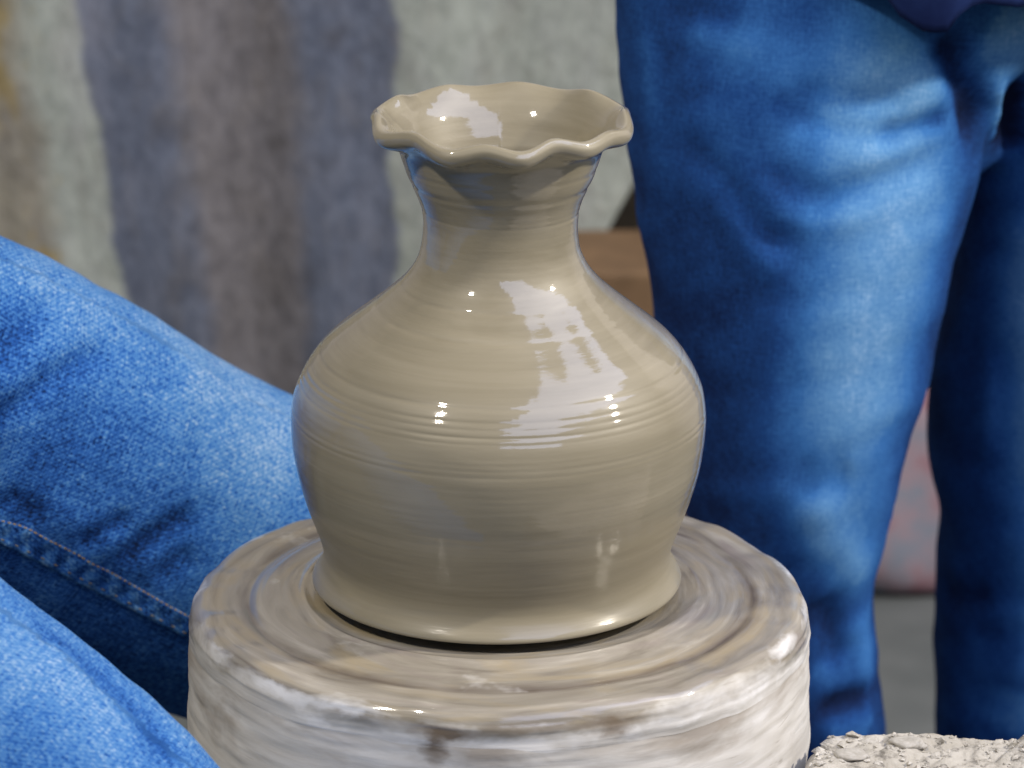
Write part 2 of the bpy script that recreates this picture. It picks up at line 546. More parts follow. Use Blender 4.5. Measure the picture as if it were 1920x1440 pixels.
WHEEL_N = 420
head = revolve("wheel_head", WP + np.array([0, ZW]), WHEEL_N, plaster(), wheel, wheel_disp, 0.2)


def slurry_mat():
    M = NT("clay_slurry")
    uv = M.wrap()
    a = M.noise(M.scale(uv, (9, 9, 75)), 1, 5, 0.55, 0.9)
    b = M.noise(M.scale(uv, (7, 7, 34)), 1, 3, 0.55, 0.9)
    c = M.noise(M.scale(uv, (13, 13, 420)), 1, 3, 0.6, 0.3)
    base = M.ramp(a, [(0.26, (0.14, 0.118, 0.092)), (0.45, (0.230, 0.206, 0.164)), (0.58, (0.275, 0.247, 0.200)), (0.76, (0.39, 0.358, 0.295))])
    base = M.mix(M.ramp(b, [(0.5, 0.0), (0.66, 0.6)]), base, (0.31, 0.245, 0.135))
    base = M.mix(M.ramp(b, [(0.30, 0.7), (0.44, 0.0)]), base, (0.225, 0.188, 0.165))
    sp_ = M.n('ShaderNodeSeparateXYZ'); M.put(sp_.inputs[0], uv)
    ringn = M.noise(M.scale(uv, (10, 10, 30)), 1, 3, 0.6, 0.4)
    rs = M.math('ADD', sp_.outputs[2], M.math('MULTIPLY', M.math('SUBTRACT', ringn, 0.5), 0.012))
    rk = M.ramp(rs, [(0.1585, 0.0), (0.1625, 1.0), (0.1655, 1.0), (0.170, 0.0)])
    rk = M.math('MULTIPLY', rk, M.ramp(M.noise(M.scale(uv, (8, 8, 5)), 1, 3, 0.6), [(0.36, 0.15), (0.58, 0.85)]))
    base = M.mix(rk, base, (0.075, 0.055, 0.043))
    # towards the rim the film thins and the chalky plaster comes through in patches
    sep = M.n('ShaderNodeSeparateXYZ'); M.put(sep.inputs[0], uv)
    near = M.ramp(sep.outputs[2], [(0.189, 0.0), (0.199, 0.40), (0.208, 0.60), (0.217, 1.0)])
    patch = M.noise(M.scale(uv, (13, 13, 26)), 1, 4, 0.6, 0.3)
    k = M.ramp(M.math('ADD', near, M.math('MULTIPLY', M.math('SUBTRACT', patch, 0.5), 1.9)), [(0.32, 0.0), (0.74, 1.0)])
    pc, st, st2 = plaster_color(M, uv)
    wh = M.noise(M.scale(uv, (26, 26, 40)), 1, 3, 0.6, 0.5)
    pc = M.mix(M.ramp(wh, [(0.48, 0.0), (0.62, 0.55)]), pc, (0.72, 0.71, 0.69))
    base = smudges(M, smudges(M, M.mix(k, base, pc), CHALK_GLINT, (0.66, 0.65, 0.63)))
    nb = M.bump(M.math('ADD', a, M.math('MULTIPLY', c, 0.3)), 0.45, 0.0010)
    M.set(Base_Color=base, Roughness=0.45, Specular_IOR_Level=0.35, Normal=nb, Coat_Weight=M.math('SUBTRACT', 0.85, M.math('MULTIPLY', k, 0.5)), Coat_Roughness=0.10, Coat_Normal=nb)
    return M.m


def slurry_disp(TH, S, RR, ZZ):
    n = 2 * np.pi
    ridge = 0.0007 * vnoise(TH / n * 6, RR * 95, 23, 6) + 0.00018 * vnoise(TH / n * 11, RR * 330, 24, 11)
    ring = -0.0022 * np.exp(-((RR - 0.163 - 0.002 * vnoise(TH / n * 8, 0 * TH, 25, 8)) / 0.0035) ** 2) * (0.55 + 0.45 * vnoise(TH / n * 12, 0 * TH, 26, 12))
    ring += 0.0014 * np.exp(-((RR - 0.1275 - 0.0012 * vnoise(TH / n * 10, 0 * TH, 28, 10)) / 0.0022) ** 2) * (0.6 + 0.4 * vnoise(TH / n * 14, 0 * TH, 27, 14))
    flat = np.clip((0.187 - RR) / 0.02, 0, 1)
    lump = wheel_disp(TH, S, RR, ZZ)
    s_end = S.max()
    # the film's lower edge tucks into the plaster at an uneven height
    tuck = np.clip((S - (s_end - 0.009 + 0.004 * vnoise(TH / n * 17, 0 * TH, 21, 17) + 0.003 * vnoise(TH / n * 45, 0 * TH, 22, 45))) / 0.010, 0, 1)
    return 0.00015 - 0.0008 * tuck * (ZZ < ZW - 0.002) + lump[0], (ridge + ring) * flat * (RR > 0.1) + lump[1]


SP = resample([(0.0, 0.0060), (0.06, 0.0060), (0.105, 0.0062), (0.117, 0.0072), (0.128, 0.0074), (0.14, 0.0055), (0.155, 0.0036), (0.17, 0.0022), (0.182, 0.0020), (0.1903, 0.0021), (0.1961, -0.0008), (0.1994, -0.0072), (0.2006, -0.016), (0.2009, -0.024)], 0.0008)
SP[:, 0] = np.maximum(SP[:, 0], 0)
revolve("slurry", SP + np.array([0, ZW + 0.0004]), 480, slurry_mat(), wheel, slurry_disp, 0.2)
m_iron = plain("iron", (0.03, 0.03, 0.03), (0.07, 0.06, 0.05), 20, 0.5)
revolve("shaft", [(0.0, ZW - 0.115), (0.028, ZW - 0.115), (0.028, 0.14), (0.0, 0.14)], 32, m_iron, wheel)
revolve("pedestal", [(0.0, 0.17), (0.07, 0.17), (0.09, 0.15), (0.11, 0.03), (0.14, 0.025), (0.14, 0.001), (0.0, 0.001)], 48, m_iron, wheel)

# ------------------------------------------------------------------ the vase
OUT = [(.1000, .0075), (.1000, .0142), (.1140, .0144), (.1174, .0146), (.1189, .0154), (.1190, .0168), (.1180, .0188), (.1156, .0222), (.1130, .026), (.1116, .0300), (.1118, .036), (.1139, .044), (.1168, .052), (.1197, .06), (.1223, .068), (.1246, .076),
       (.1267, .084), (.1285, .092), (.1300, .1), (.1312, .108), (.1320, .116), (.1324, .123), (.1322, .13), (.1313, .137), (.1295, .144), (.1260, .152), (.1216, .16), (.1160, .168), (.1083, .176), (.0986, .184),
       (.0885, .192), (.0785, .2), (.0690, .208), (.0612, .216), (.0552, .224), (.0515, .232), (.0497, .24), (.0488, .248), (.0487, .256), (.0500, .264), (.0530, .272), (.0570, .28), (.0600, .288), (.0624, .296), (.0646, .3022),
       (.0684, .3066), (.0738, .3094), (.0786, .3114), (.0816, .3142), (.0824, .3182), (.0808, .3216)]
INN = [(.0775, .3225), (.0725, .3190), (.0675, .3135), (.0622, .3060), (.0575, .2960), (.0530, .2850), (.0470, .2700), (.0435, .2560), (.0450, .2400), (.0540, .2180), (.0760, .1940), (.1000, .1740),
       (.1180, .1520), (.1245, .1300), (.1240, .1100), (.1190, .0820), (.1090, .0500), (.1000, .0300), (.0500, .0260), (0.0, .0260)]
po = resample(OUT[5:], 0.0007)
kern = np.exp(-np.linspace(-2, 2, 41) ** 2); kern /= kern.sum()
zz_ = np.arange(0.004, 0.312, 0.0005)
rr_ = np.interp(zz_, po[:, 1], po[:, 0])
rs_ = np.convolve(np.pad(rr_, 20, mode='edge'), kern, 'valid')
ok_ = (po[:, 1] > 0.018) & (po[:, 1] < 0.300)
bl_ = smooth(np.clip((po[:, 1] - 0.018) / 0.012, 0, 1)) * smooth(np.clip((0.300 - po[:, 1]) / 0.012, 0, 1)) * ok_
po[:, 0] = po[:, 0] * (1 - bl_) + np.interp(po[:, 1], zz_, rs_) * bl_
po = np.vstack([resample(OUT[:6], 0.0012)[:-1], po])
pi_ = resample([OUT[-1]] + INN, 0.0015)[1:]
PROF = np.vstack([po, pi_])
PROF[:, 0] = np.maximum(PROF[:, 0], 0)
N_OUT = len(po)

downs = np.array([-105, -65, -22, 10, 42, 72, 112, 152, 190, 222, 255]) * np.pi / 180
ups = (downs[:-1] + downs[1:]) / 2
ang = np.concatenate([downs, ups]); val = np.concatenate([[.5, .7, 1, 1, .5, .7, .7, .8, .8, .7, .5], [-.6, -.9, -.4, -.9, -.1, -.6, -.75, -.55, -.6, -.6]])
o_ = np.argsort(ang); ang, val = ang[o_], val[o_]


def lip_wave(t):
    """+1 where the lip is pressed down and out, -1 between"""
    t = (t + R(105)) % (2 * np.pi) - R(105)
    k = np.clip(np.searchsorted(ang, t, side='right') - 1, 0, len(ang) - 2)
    f = smooth(np.clip((t - ang[k]) / (ang[k + 1] - ang[k]), 0, 1))
    return val[k] * (1 - f) + val[k + 1] * f


def vase_disp(TH, S, RR, ZZ):
    n = 2 * np.pi
    tw = TH / n
    top = smooth(np.clip((RR - 0.063) / 0.017, 0, 1)) * (ZZ > 0.29)
    wv = lip_wave(TH)
    amp = 1 + 0.25 * vnoise(tw * 9, 0 * tw, 31, 9)
    dr = 0.0030 * wv * amp * top
    dz = -0.0028 * wv * amp * top
    # throwing rings: a slow spiral plus finer irregular ridges that come and go round the body
    body = smooth(np.clip((ZZ - 0.02) / 0.03, 0, 1)) * (1 - top)
    spiral = ZZ + 0.0065 * tw
    r1 = vnoise(tw * 4, spiral * 75, 32, 4) * 0.00018
    r2 = vnoise(tw * 7, spiral * 210, 33, 7) * 0.00008
    r3 = vnoise(tw * 11, spiral * 520, 34, 11) * 0.00004
    for z0, d, wd in ((0.1645, 0.0006, 0.0012), (0.1575, 0.0003, 0.0009), (0.1535, 0.0004, 0.0009), (0.1492, 0.0004, 0.0009), (0.1455, 0.0003, 0.0009), (0.195, 0.0004, 0.0012), (0.209, 0.0004, 0.0014), (0.130, 0.0003, 0.001), (0.126, 0.0002, 0.0008), (0.2755, 0.0007, 0.0022), (0.2585, 0.0005, 0.001), (0.287, 0.0004, 0.002)):
        r1 = r1 - d * np.exp(-((spiral - 0.003 - z0) / wd) ** 2) * (0.6 + 0.4 * vnoise(tw * 6, 0 * tw, int(z0 * 1000), 6))
    wob = 0.0006 * np.sin(TH * 2 + 0.5 + ZZ * 9) * body
    fuller = 0.0010 * np.exp(-((ZZ - 0.098) / 0.035) ** 2) * (RR > 0.1)
    lean = 0.011 * (ZZ - 0.15) * np.sin(TH)
    return dr + (r1 + r2 + r3) * body + wob + fuller + lean, dz


m_vase = wet_clay("wet_clay", (0.193, 0.167, 0.109), (0.255, 0.224, 0.154))
vase = revolve("vase", PROF + np.array([0, ZW]), 480, m_vase, None, lambda T, S, a, z: vase_disp(T, S, a, z - ZW), 0.12)
tag(vase, "wet grey-brown clay vase with a round belly and frilled rim on the wheel", "vase")


# ------------------------------------------------------------------ clothed legs
def tube(pts, n=40):
    """pts: rows x, y, z, half-width across, half-width in depth; closed loft with rounded ends"""
    P = resample(pts, 0.02)
    V = []; F = []
    m = len(P)
    up = None
    for k in range(m):
        t = P[min(k + 1, m - 1), :3] - P[max(k - 1, 0), :3]
        t /= np.linalg.norm(t)
        yv = np.array([0, 1.0, 0]) - t * t[1]           # depth axis stays as near to Y as it can
        yv /= np.linalg.norm(yv)
        xv = np.cross(yv, t)
        for i in range(n):
            a = 2 * math.pi * i / n
            V.append(P[k, :3] + xv * math.cos(a) * P[k, 3] + yv * math.sin(a) * P[k, 4])
    for k in range(m - 1):
        for i in range(n):
            F.append((k * n + i, k * n + (i + 1) % n, (k + 1) * n + (i + 1) % n, (k + 1) * n + i))
    F.append(tuple(range(n))[::-1]); F.append(tuple((m - 1) * n + i for i in range(n)))
    return V, F


def fused(name, tubes, voxel, iters=6):
    V = []; F = []
    for v, f in tubes:
        k = len(V)
        V += [tuple(p) for p in v]
        F += [tuple(i + k for i in q) for q in f]
    me = bpy.data.meshes.new(name)
    me.from_pydata(V, [], F)
    o = bpy.data.objects.new(name, me)
    col.objects.link(o)
    r = o.modifiers.new("remesh", 'REMESH'); r.mode = 'VOXEL'; r.voxel_size = voxel
    s = o.modifiers.new("smooth", 'SMOOTH'); s.iterations = iters; s.factor = 0.5
    dg = bpy.context.evaluated_depsgraph_get()
    dg.update()
    me2 = bpy.data.meshes.new_from_object(o.evaluated_get(dg))
    o.modifiers.clear()
    o.data = me2
    me2.name = name
    bpy.data.meshes.remove(me)
    return o


def verts_of(me):
    a = np.empty(len(me.vertices) * 3, dtype=np.float32)
    me.vertices.foreach_get('co', a)
    n = np.empty(len(me.vertices) * 3, dtype=np.float32)
    me.vertices.foreach_get('normal', n)
    return a.reshape(-1, 3).astype(float), n.reshape(-1, 3).astype(float)


def bvh_of(o):
    me = o.data
    return BVHTree.FromPolygons([v.co for v in me.vertices], [p.vertices for p in me.polygons])


def strike(bvh, px, py):
    """where the line of sight through a pixel of the photograph meets the garment"""
    h = bvh.ray_cast(Vector(CAM), Vector(ray(px, py)))
    return None if h[0] is None else np.array(h[0])


def trace(bvh, pix, step=8):
    q = resample(np.array([(x, y, 0.0) for x, y in pix]), step)
    pts = [strike(bvh, x, y) for x, y, _ in q]
    return np.array([p for p in pts if p is not None])


def stroke_weight(P, pts, width, ends=True):
    """gaussian falloff of the distance to a line of points on the cloth, fading at both ends"""
    best = np.full(len(P), 1e9); arg = np.zeros(len(P), int)
    for k, p in enumerate(pts):
        d = ((P - p) ** 2).sum(1)
        m = d < best
        best[m] = d[m]; arg[m] = k
    w = np.exp(-best / (width * width))
    if ends and len(pts) > 3:
        t = arg / (len(pts) - 1)
        w *= smooth(np.clip(np.minimum(t, 1 - t) * 5, 0, 1)) * 0.8 + 0.2
    return w


def leg_coords(P, axes):
    """metres along and round the nearest leg, which leg, and the angle round it"""
    bd = np.full(len(P), 1e9); lu = np.zeros(len(P)); lv = np.zeros(len(P)); ix = np.zeros(len(P), int)
    for a, ax in enumerate(axes):
        A = resample(ax, 0.02)
        dist = np.full(len(P), 1e9)
        for k in range(len(A) - 1):
            t = A[k + 1, :3] - A[k, :3]; L = np.linalg.norm(t); t = t / L
            d = P - A[k, :3]
            q = d - np.clip(d @ t, 0, L)[:, None] * t
            dist = np.minimum(dist, np.linalg.norm(q, axis=1) / ((A[k, 3] + A[k, 4]) / 2))
        p0, p1 = np.array(ax[3][:3]), np.array(ax[5][:3])
        t = (p1 - p0) / np.linalg.norm(p1 - p0)
        yv = np.array([0, 1.0, 0]) - t * t[1]; yv /= np.linalg.norm(yv); xv = np.cross(yv, t)
        d = P - p0
        m = dist < bd
        bd[m] = dist[m]; ix[m] = a
        lv[m] = (d @ t)[m]
        lu[m] = np.arctan2(d @ yv + 0.02, d @ xv)[m] * 0.11
    return lu, lv, lu / 0.11, ix


def set_attr(me, name, arr):
    a = me.attributes.new(name, 'FLOAT', 'POINT')
    a.data.foreach_set('value', np.asarray(arr, dtype=np.float32))


def finish_garment(o, axes, mat, strokes, base_fade, wrinkle, seed, gain=1.0):
    """strokes: (pixel polyline, width m, push m, fade change) laid on the cloth once, in the place"""
    me = o.data
    P, Nn = verts_of(me)
    bvh = bvh_of(o)
    lu, lv, an, ix = leg_coords(P, axes)
    fade_shade = base_fade(P, lu, lv, an, ix)
    push = wrinkle * (noise3(P, 18, seed) * 0.6 + noise3(P, 45, seed + 5) * 0.25)
    crease = vnoise(lv * 26 + 3.1 * lu, lu * 9, seed + 20) + 0.6 * vnoise(lv * 60 - 5 * lu, lu * 14, seed + 21) + 0.5 * vnoise(lv * 14 + 9 * lu, lu * 30, seed + 22)
    push = push + wrinkle * 0.5 * crease
    fade_shade = fade_shade + 0.05 * crease
    for pix, wd, ps, fd in strokes:
        fd = fd * gain
        pts = trace(bvh, pix)
        if len(pts) < 1:
            continue
        w = stroke_weight(P, pts, wd)
        push += ps * 1.05 * w
        fade_shade += fd * w
    P2 = P + Nn * push[:, None]
    me.vertices.foreach_set('co', P2.astype(np.float32).ravel())
    fade_shade = np.where(fade_shade > 0.6, 0.6 + 0.36 * (1 - np.exp(-(fade_shade - 0.6) / 0.36)), fade_shade)
    set_attr(me, 'fade_shade', np.clip(fade_shade, -0.1, 1.0)); set_attr(me, 'lu', lu); set_attr(me, 'lv', lv)
    me.materials.clear()
    me.materials.append(mat)
    me.polygons.foreach_set("use_smooth", [True] * len(me.polygons))
    me.update()
    return bvh_of(o)


def A5(px, py, Y, rx, ry):
    p = at(px, py, Y)
    return (p[0], p[1], p[2], rx, ry)


# ---- the seated potter, left -------------------------------------------------------------
far_leg = [A5(-1500, 420, 0.10, .135, .13), A5(-800, 560, 0.15, .135, .13), A5(-350, 690, 0.21, .134, .125), A5(0, 832, 0.265, .1340, .118), A5(280, 972, 0.31, .1290, .114),
           A5(545, 1085, 0.345, .1230, .110), A5(720, 1165, 0.36, .1060, .100), A5(790, 1330, 0.36, .0850, .085), A5(800, 1700, 0.35, .0700, .072), A5(790, 2200, 0.33, .0620, .066), A5(790, 2580, 0.32, .0600, .064)]
near_leg = [A5(-1500, 500, -0.10, .125, .12), A5(-900, 880, -0.17, .118, .11), A5(-450, 1165, -0.22, .106, .10), A5(0, 1468, -0.265, .0960, .095), A5(250, 1700, -0.29, .0920, .092),
            A5(480, 1965, -0.31, .0900, .09), A5(560, 2120, -0.32, .078, .08), A5(560, 2500, -0.31, .068, .07), A5(540, 3000, -0.30, .062, .066)]
hip = [(-0.86, -0.13, 0.66, .15, .13), (-0.86, 0.0, 0.68, .17, .15), (-0.86, 0.14, 0.66, .15, .13)]
waist = [(-0.88, 0.0, 0.62, .15, .17), (-0.89, 0.0, 0.76, .14, .17), (-0.90, 0.0, 0.92, .125, .165)]


def tube_y(pts, n=40):
    P = resample(pts, 0.02)
    V = []; F = []; m = len(P)
    for k in range(m):
        for i in range(n):
            a = 2 * math.pi * i / n
            V.append((P[k, 0] + math.cos(a) * P[k, 3], P[k, 1], P[k, 2] + math.sin(a) * P[k, 4]))
    for k in range(m - 1):
        for i in range(n):
            F.append((k * n + i, (k + 1) * n + i, (k + 1) * n + (i + 1) % n, k * n + (i + 1) % n))
    F.append(tuple(range(n))); F.append(tuple((m - 1) * n + i for i in range(n))[::-1])
    return V, F


potter = empty("person", (-0.86, 0, 0))
tag(potter, "seated person in bright blue jeans, legs either side of the wheel", "person")
RAMP_P = [(0.0, (0.004, 0.010, 0.034)), (0.2, (0.006, 0.026, 0.105)), (0.42, (0.014, 0.073, 0.272)), (0.62, (0.046, 0.152, 0.365)), (0.82, (0.120, 0.238, 0.405)), (1.0, (0.27, 0.36, 0.50))]
m_potter = denim("denim_bright", RAMP_P, 1.45, 0.10)
pj = fused("jeans", [tube(far_leg), tube(near_leg), tube_y(hip), tube(waist)], 0.0042, 5)
bv0 = bvh_of(pj)
SEAM_A = [(-330, 850), (-200, 905), (-60, 955), (0, 972), (50, 987), (100, 1010), (200, 1064), (300, 1122), (375, 1162)]
SEAM_B = [(-330, 890), (-200, 948), (-60, 1000), (0, 1022), (50, 1046), (100, 1070), (200, 1122), (300, 1172), (375, 1212)]
seamA = trace(bv0, SEAM_A, 4); seamB = trace(bv0, SEAM_B, 4)


def potter_fade(P, lu, lv, an, ix):
    f = np.full(len(P), 0.50)
    f[ix == 1] = 0.62
    # the back panel below the inseam is unworn
    mid = seamB
    ctr = mid.mean(0); d = mid[-1] - mid[0]; d /= np.linalg.norm(d)
    far = ix == 0
    # height of each point below the seam line, measured at its own place along it
    s = (P - mid[0]) @ d
    zs = np.interp(s, (mid - mid[0]) @ d, mid[:, 2])
    below = zs - P[:, 2]
    w = smooth(np.clip(below / 0.006 + 0.5, 0, 1)) * far * (P[:, 1] < 0.36)
    f = f * (1 - w) + 0.40 * w
    top = smooth(np.clip((-below - 0.07) / 0.09, 0, 1)) * far
    f += 0.10 * top
    return f


strokes = [
    ([(-40, 690), (20, 640), (80, 585), (130, 540)], 0.010, -0.0045, -0.10),
    ([(-40, 700), (60, 610), (110, 570)], 0.022, 0.0, -0.10),
    ([(-60, 810), (20, 768), (90, 712), (150, 680), (230, 645)], 0.009, -0.0050, -0.14),
    ([(-60, 760), (60, 700), (150, 650)], 0.02, 0.003, 0.02),
    ([(60, 560), (160, 530), (260, 560)], 0.035, 0.0, 0.12),
    ([(300, 640), (420, 690), (520, 770), (560, 880)], 0.050, 0.0, 0.26),
    ([(350, 850), (480, 900), (560, 940)], 0.04, 0.0, 0.14),
    ([(140, 1025), (200, 995), (250, 965)], 0.008, -0.0045, -0.20),
    ([(215, 1060), (270, 1020), (330, 985), (380, 955)], 0.009, -0.0055, -0.24),
    ([(290, 1090), (330, 1060), (370, 1040)], 0.009, -0.0035, -0.14),
    ([(0, 930), (60, 965), (30, 950)], 0.010, -0.003, -0.18),
    ([(40, 960), (140, 990), (230, 1040), (330, 1100)], 0.014, 0.002, -0.08),
    ([(0, 880), (150, 920), (300, 960)], 0.05, 0.0, -0.06),
    ([(20, 800), (120, 830), (260, 850)], 0.03, 0.0, -0.03),
    # near leg: the pale top of the shin and a bluer edge
    ([(20, 1130), (110, 1195), (240, 1310), (370, 1450)], 0.010, 0.0, -0.16),
    ([(60, 1210), (160, 1300), (260, 1400)], 0.030, 0.0, 0.10),
    ([(330, 1440), (300, 1400), (290, 1350)], 0.014, -0.002, -0.08),
    ([(0, 1400), (80, 1430), (120, 1500)], 0.03, 0.0, -0.06),
    # back panel
    ([(40, 1130), (140, 1200), (260, 1320), (340, 1390)], 0.02, -0.003, -0.06),
]
pj.parent = potter
pj.matrix_parent_inverse = Matrix.Translation(-potter.location)
bvp = finish_garment(pj, [far_leg, near_leg], m_potter, strokes, potter_fade, 0.0022, 41)


def on_cloth(bvh, pts, lift):
    out = []
    for p in pts:
        c, nrm, _, _ = bvh.find_nearest(Vector(p))
        out.append((np.array(c) + np.array(nrm) * lift, np.array(nrm)))
    return out


def seam_strip(bvh, A, B, mat, parent):
    """the felled seam: a raised band of doubled denim between two lines on the leg"""
    n = 220
    ta = np.linspace(0, 1, n)
    a = np.array([np.interp(ta, np.linspace(0, 1, len(A)), A[:, i]) for i in range(3)]).T
    b = np.array([np.interp(ta, np.linspace(0, 1, len(B)), B[:, i]) for i in range(3)]).T
    w = 9
    V = []; F = []
    rng = np.random.RandomState(5)
    for k in range(n):
        for j in range(w):
            t = j / (w - 1)
            p = a[k] * (1 - t) + b[k] * t
            c, nrm, _, _ = bvh.find_nearest(Vector(p))
            edge = 0.0 if j in (0, w - 1) else 1.0
            hgt = -0.001 + edge * (0.0022 + 0.0006 * math.sin(k * 0.55 + j) + 0.0005 * rng.uniform(-1, 1)) + (0.0012 if j == w - 2 else 0)
            V.append(tuple(np.array(c) + np.array(nrm) * hgt))
    for k in range(n - 1):
        for j in range(w - 1):
            F.append((k * w + j, k * w + j + 1, (k + 1) * w + j + 1, (k + 1) * w + j))
    o = link_mesh("seam", V, F, mat, parent)
    o.matrix_parent_inverse = Matrix.Translation(-parent.location)
    fade_shade = np.array([0.46 + (0.16 if (i % w) in (w - 2,) else 0) + 0.10 * math.sin((i // w) * 0.5) for i in range(len(V))])
    set_attr(o.data, 'fade_shade', fade_shade)
    set_attr(o.data, 'lv', [v[0] * 1.1 for v in V]); set_attr(o.data, 'lu', [v[2] for v in V])
    return o


def stitches(name, bvh, pts, mat, parent, length=0.0032, gap=0.0012, rad=0.0005, lift=0.0016):
    s = np.concatenate([[0], np.cumsum(np.linalg.norm(np.diff(pts, axis=0), axis=1))])
    V = []; F = []
    t = 0.0
    rng = random.Random(3)
    while t + length < s[-1]:
        ends = [np.array([np.interp(q, s, pts[:, i]) for i in range(3)]) for q in (t, t + length)]
        (p, nn), (q, _) = on_cloth(bvh, ends, lift)
        d = q - p; L = np.linalg.norm(d)
        if L > 1e-5:
            d /= L
            x = np.cross(d, nn); x /= np.linalg.norm(x)
            k = len(V)
            for f_, r in ((0.0, 0.3), (0.2, 1.0), (0.8, 1.0), (1.0, 0.3)):
                dip = -0.0005 if f_ in (0.0, 1.0) else 0.0
                for i in range(6):
                    a = i * math.pi / 3
                    V.append(tuple(p + d * L * f_ + (x * math.cos(a) + nn * math.sin(a)) * rad * r + nn * dip))
            for r in range(3):
                for i in range(6):
                    F.append((k + r * 6 + i, k + r * 6 + (i + 1) % 6, k + (r + 1) * 6 + (i + 1) % 6, k + (r + 1) * 6 + i))
        t += length + gap * rng.uniform(0.6, 1.5)
    o = link_mesh(name, V, F, mat, parent)
    o.matrix_parent_inverse = parent.matrix_parent_inverse if parent.type == 'MESH' else Matrix.Translation(-parent.location)
    return o


sm = seam_strip(bvp, seamA, seamB, m_potter, pj)
sm.matrix_parent_inverse = Matrix.Identity(4)
m_thread = plain("gold_thread", (0.17, 0.105, 0.012), (0.30, 0.20, 0.03), 400, 0.6)
m_thread2 = plain("faded_thread", (0.09, 0.08, 0.04), (0.17, 0.13, 0.05), 300, 0.6)
lineA = seamA + (seamB[np.linspace(0, len(seamB) - 1, len(seamA)).astype(int)] - seamA) * 0.05
lineB = seamA + (seamB[np.linspace(0, len(seamB) - 1, len(seamA)).astype(int)] - seamA) * 0.72
for ln, mt, gp in ((lineA, m_thread, 0.0010), (lineB, m_thread2, 0.006)):
    st = stitches("stitching", bvp, ln, mt, sm, gap=gp, lift=0.0024)
    st.matrix_parent_inverse = Matrix.Identity(4)
    st['kind'] = 'stuff'

# ---- the standing person, right ----------------------------------------------------------
leg1 = [A5(1560, -60, 0.50, .170, .135), A5(1520, 130, 0.48, .146, .130), A5(1506, 290, 0.465, .1320, .122), A5(1500, 450, 0.455, .1190, .112), A5(1495, 620, 0.45, .1065, .103), A5(1482, 850, 0.445, .0870, .092),
        A5(1474, 1020, 0.45, .0740, .085), A5(1478, 1150, 0.455, .0660, .078), A5(1492, 1290, 0.46, .0680, .078), A5(1500, 1420, 0.47, .0680, .080), A5(1505, 1900, 0.50, .0680, .085), A5(1505, 2170, 0.51, .0700, .09)]
leg2 = [A5(1980, 60, 0.60, .120, .12), A5(2000, 290, 0.60, .090, .115), A5(2003, 460, 0.60, .0940, .112), A5(1995, 700, 0.60, .1060, .105), A5(1985, 850, 0.60, .1030, .1), A5(1985, 960, 0.60, .0940, .095),
        A5(1965, 1100, 0.61, .0920, .092), A5(1955, 1370, 0.62, .0880, .09), A5(1950, 1800, 0.63, .080, .09), A5(1950, 2030, 0.64, .080, .09)]
c0 = at(1735, 0, 0.57)
pelvis = [(c0[0] + .02, 0.585, c0[2] - 0.105, .10, .09), (c0[0], 0.575, c0[2] - 0.05, .165, .115), (c0[0] - .01, 0.575, c0[2] + 0.03, .195, .125), (c0[0] - .01, 0.58, c0[2] + 0.12, .19, .12), (c0[0], 0.585, c0[2] + 0.22, .175, .115)]
stander = empty("person", (c0[0], 0.57, 0))
tag(stander, "standing person in dark blue jeans with faded thigh fronts behind the wheel", "person")
RAMP_S = [(0.0, (0.004, 0.008, 0.028)), (0.2, (0.007, 0.020, 0.075)), (0.42, (0.014, 0.062, 0.215)), (0.65, (0.036, 0.140, 0.370)), (0.85, (0.100, 0.250, 0.470)), (1.0, (0.24, 0.40, 0.60))]
m_stander = denim("denim_faded", RAMP_S, 0.45)
sj = fused("jeans", [tube(leg1), tube(leg2), tube(pelvis)], 0.006, 5)


def stander_fade(P, lu, lv, an, ix):
    return 0.25 + 0.13 * smooth(np.clip((P[:, 2] - 0.62) / 0.25, 0, 1)) + 0.10 * (ix == 1)


